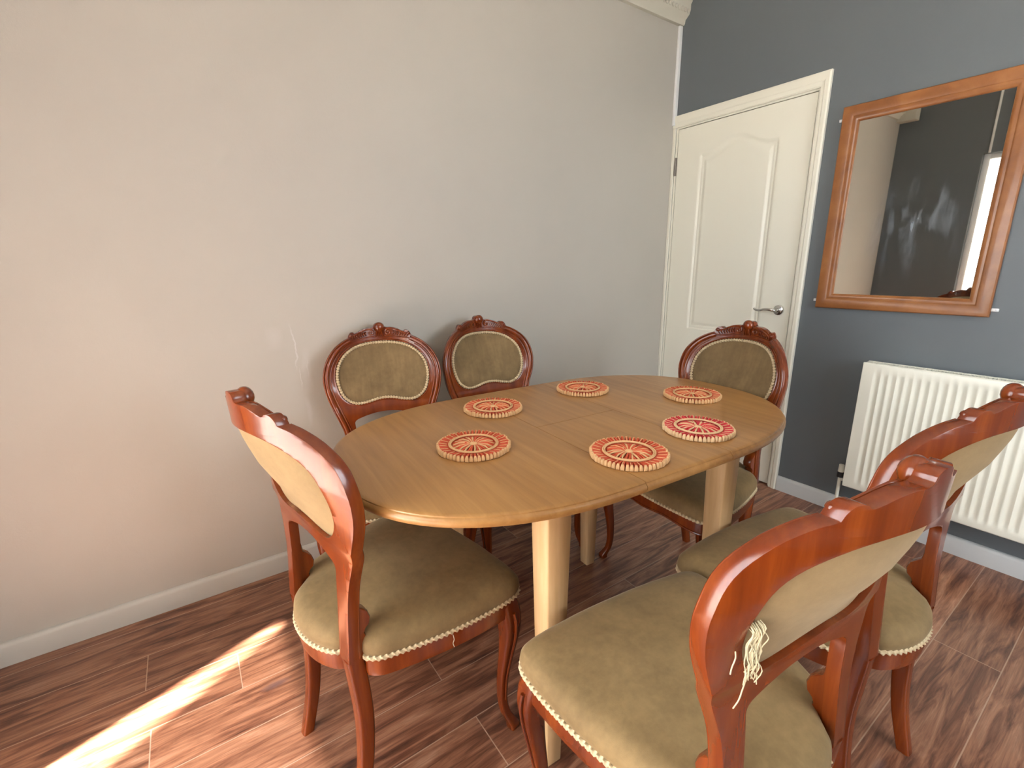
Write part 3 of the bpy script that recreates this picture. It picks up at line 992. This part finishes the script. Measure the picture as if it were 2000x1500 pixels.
    # legs
    def leg_loft(keys, ang, chamf=.25, n=16):
        ks = catmull([Vector((a, b, 0)) for a, b in [(k[0], k[1]) for k in keys]], 6)
        out = []
        P = catmull([Vector((k[0], k[1], k[2])) for k in keys], 6)
        S = catmull([Vector((k[3], k[4], 0)) for k in keys], 6)
        u = Vector((math.cos(ang), math.sin(ang), 0)); v = Vector((-u.y, u.x, 0))
        bm = bmesh.new(); rings = []
        for p, s in zip(P, S):
            r = []
            for k in range(n):
                a = 2 * PI * (k + .5) / n
                c, sn = math.cos(a), math.sin(a)
                e = .42
                r.append(p + u * (abs(c) ** e * (1 if c > 0 else -1)) * s.x + v * (abs(sn) ** e * (1 if sn > 0 else -1)) * s.y)
            rings.append(r)
        loft(bm, rings)
        return bm
    for s in (-1, 1):
        kx, ky = s * .236, .172
        d = Vector((s * .72, .69)).normalized()
        K = []
        for z, o, a, b in ((.419, -.004, .025, .025), (.385, .004, .028, .027), (.345, .010, .026, .025), (.30, .009, .0225, .021), (.24, .001, .018, .0165), (.17, -.009, .0145, .013),
                           (.10, -.012, .0120, .011), (.055, -.006, .0115, .0110), (.030, .006, .0135, .013), (.014, .015, .0155, .015), (.001, .016, .0150, .0145)):
            K.append((kx + d.x * o, ky + d.y * o, z, a, b))
        bm = leg_loft(K, math.atan2(d.y, d.x) + PI / 4)
        # raised ridge lines down the knee
        for da in (-.9, .9):
            u = Vector((math.cos(math.atan2(d.y, d.x) + da), math.sin(math.atan2(d.y, d.x) + da)))
            pts = []
            for (x, y, z, a, b) in K[1:7]:
                pts.append((x + u.x * a * 1.12, y + u.y * a * 1.12, z))
            tube(bm, catmull(pts, 4), lambda t: .0042 - .0022 * t, 6)
        obj('leg', bm, W_, root, 45)
        K = [(s * .1410, -.192, .4245, .0185, .0180), (s * .141, -.184, .34, .0180, .0195), (s * .142, -.181, .24, .0165, .0185), (s * .144, -.193, .12, .0150, .0165), (s * .146, -.220, .001, .0135, .0145)]
        obj('leg', leg_loft(K, 0), W_, root, 45)
    return root

def frayed(root):
    bm = bmesh.new(); rnd = random.Random(3)
    def rear(x, z, o=0): return Vector((x, min(yback(x, z), yback(x, .79)) - .015 - o, z))
    for k in range(22):
        x = -.171 + rnd.uniform(-.006, .010); z = .812 + rnd.uniform(-.006, .004)
        ln = rnd.uniform(.045, .085)
        pts = [rear(x, z, -.006), rear(x + rnd.uniform(-.002, .002), z - .006, .004)]
        for q in range(1, 6):
            pts.append(rear(x + rnd.uniform(-.004, .004) + .003 * math.sin(q + k), z - .006 - ln * q / 5, .004 + rnd.uniform(0, .004)))
        tube(bm, catmull(pts, 3), .0007, 5)
    pts = [rear(-.176, .75, .004), rear(-.174, .73, .004), rear(-.175, .715, .003), rear(-.178, .70, .003), rear(-.184, .688, .003)]
    tube(bm, catmull(pts, 4), .0009, 5)
    pts = [rear(-.190, .775, .003), rear(-.189, .765, .003), rear(-.192, .752, .003), rear(-.193, .742, .003)]
    tube(bm, catmull(pts, 4), .0009, 5)
    o = obj('frayed_braid', bm, M['thread'], root)
    o['label'] = 'cream tuft of frayed threads'

proto = chair_proto()
GR = 'carved balloon-back dining chairs round the table'
CH = [(-2.214, -.912, -79.5, 'dining chair at the left end of the table, seen from behind with sunlit back'),
      (-2.003, -.375, 163.8, 'dining chair against the light wall, nearer the sunlit end of the table'),
      (-1.489, -.421, 177.4, 'dining chair against the light wall, partly behind its neighbour and nearer the corner'),
      (-1.075, -.984, 84.5, 'dining chair with its carved back in front of the white door'),
      (-1.864, -1.541, -6.2, 'nearest dining chair, its back hanging with cream frayed threads'),
      (-1.332, -1.533, -5.0, 'dining chair standing in front of the radiator, beyond the frayed one')]
for i, (x, y, a, lab) in enumerate(CH):
    if i == 0: r = proto
    else:
        r = proto.copy(); C.objects.link(r)
        for ch in list(proto.children):
            c = ch.copy(); C.objects.link(c); c.parent = r
    r.location = (x, y, 0); r.rotation_euler = (0, 0, math.radians(a))
    tag(r, lab, 'chair', GR)
    if i == 4: frch = r
frayed(frch)
bm = bmesh.new()
tube(bm, catmull([(.2475, -.003, .421), (.252, -.004, .412), (.250, -.006, .402), (.253, -.005, .393)], 4), .0008, 5)
obj('loose_thread', bm, M['thread'], proto)
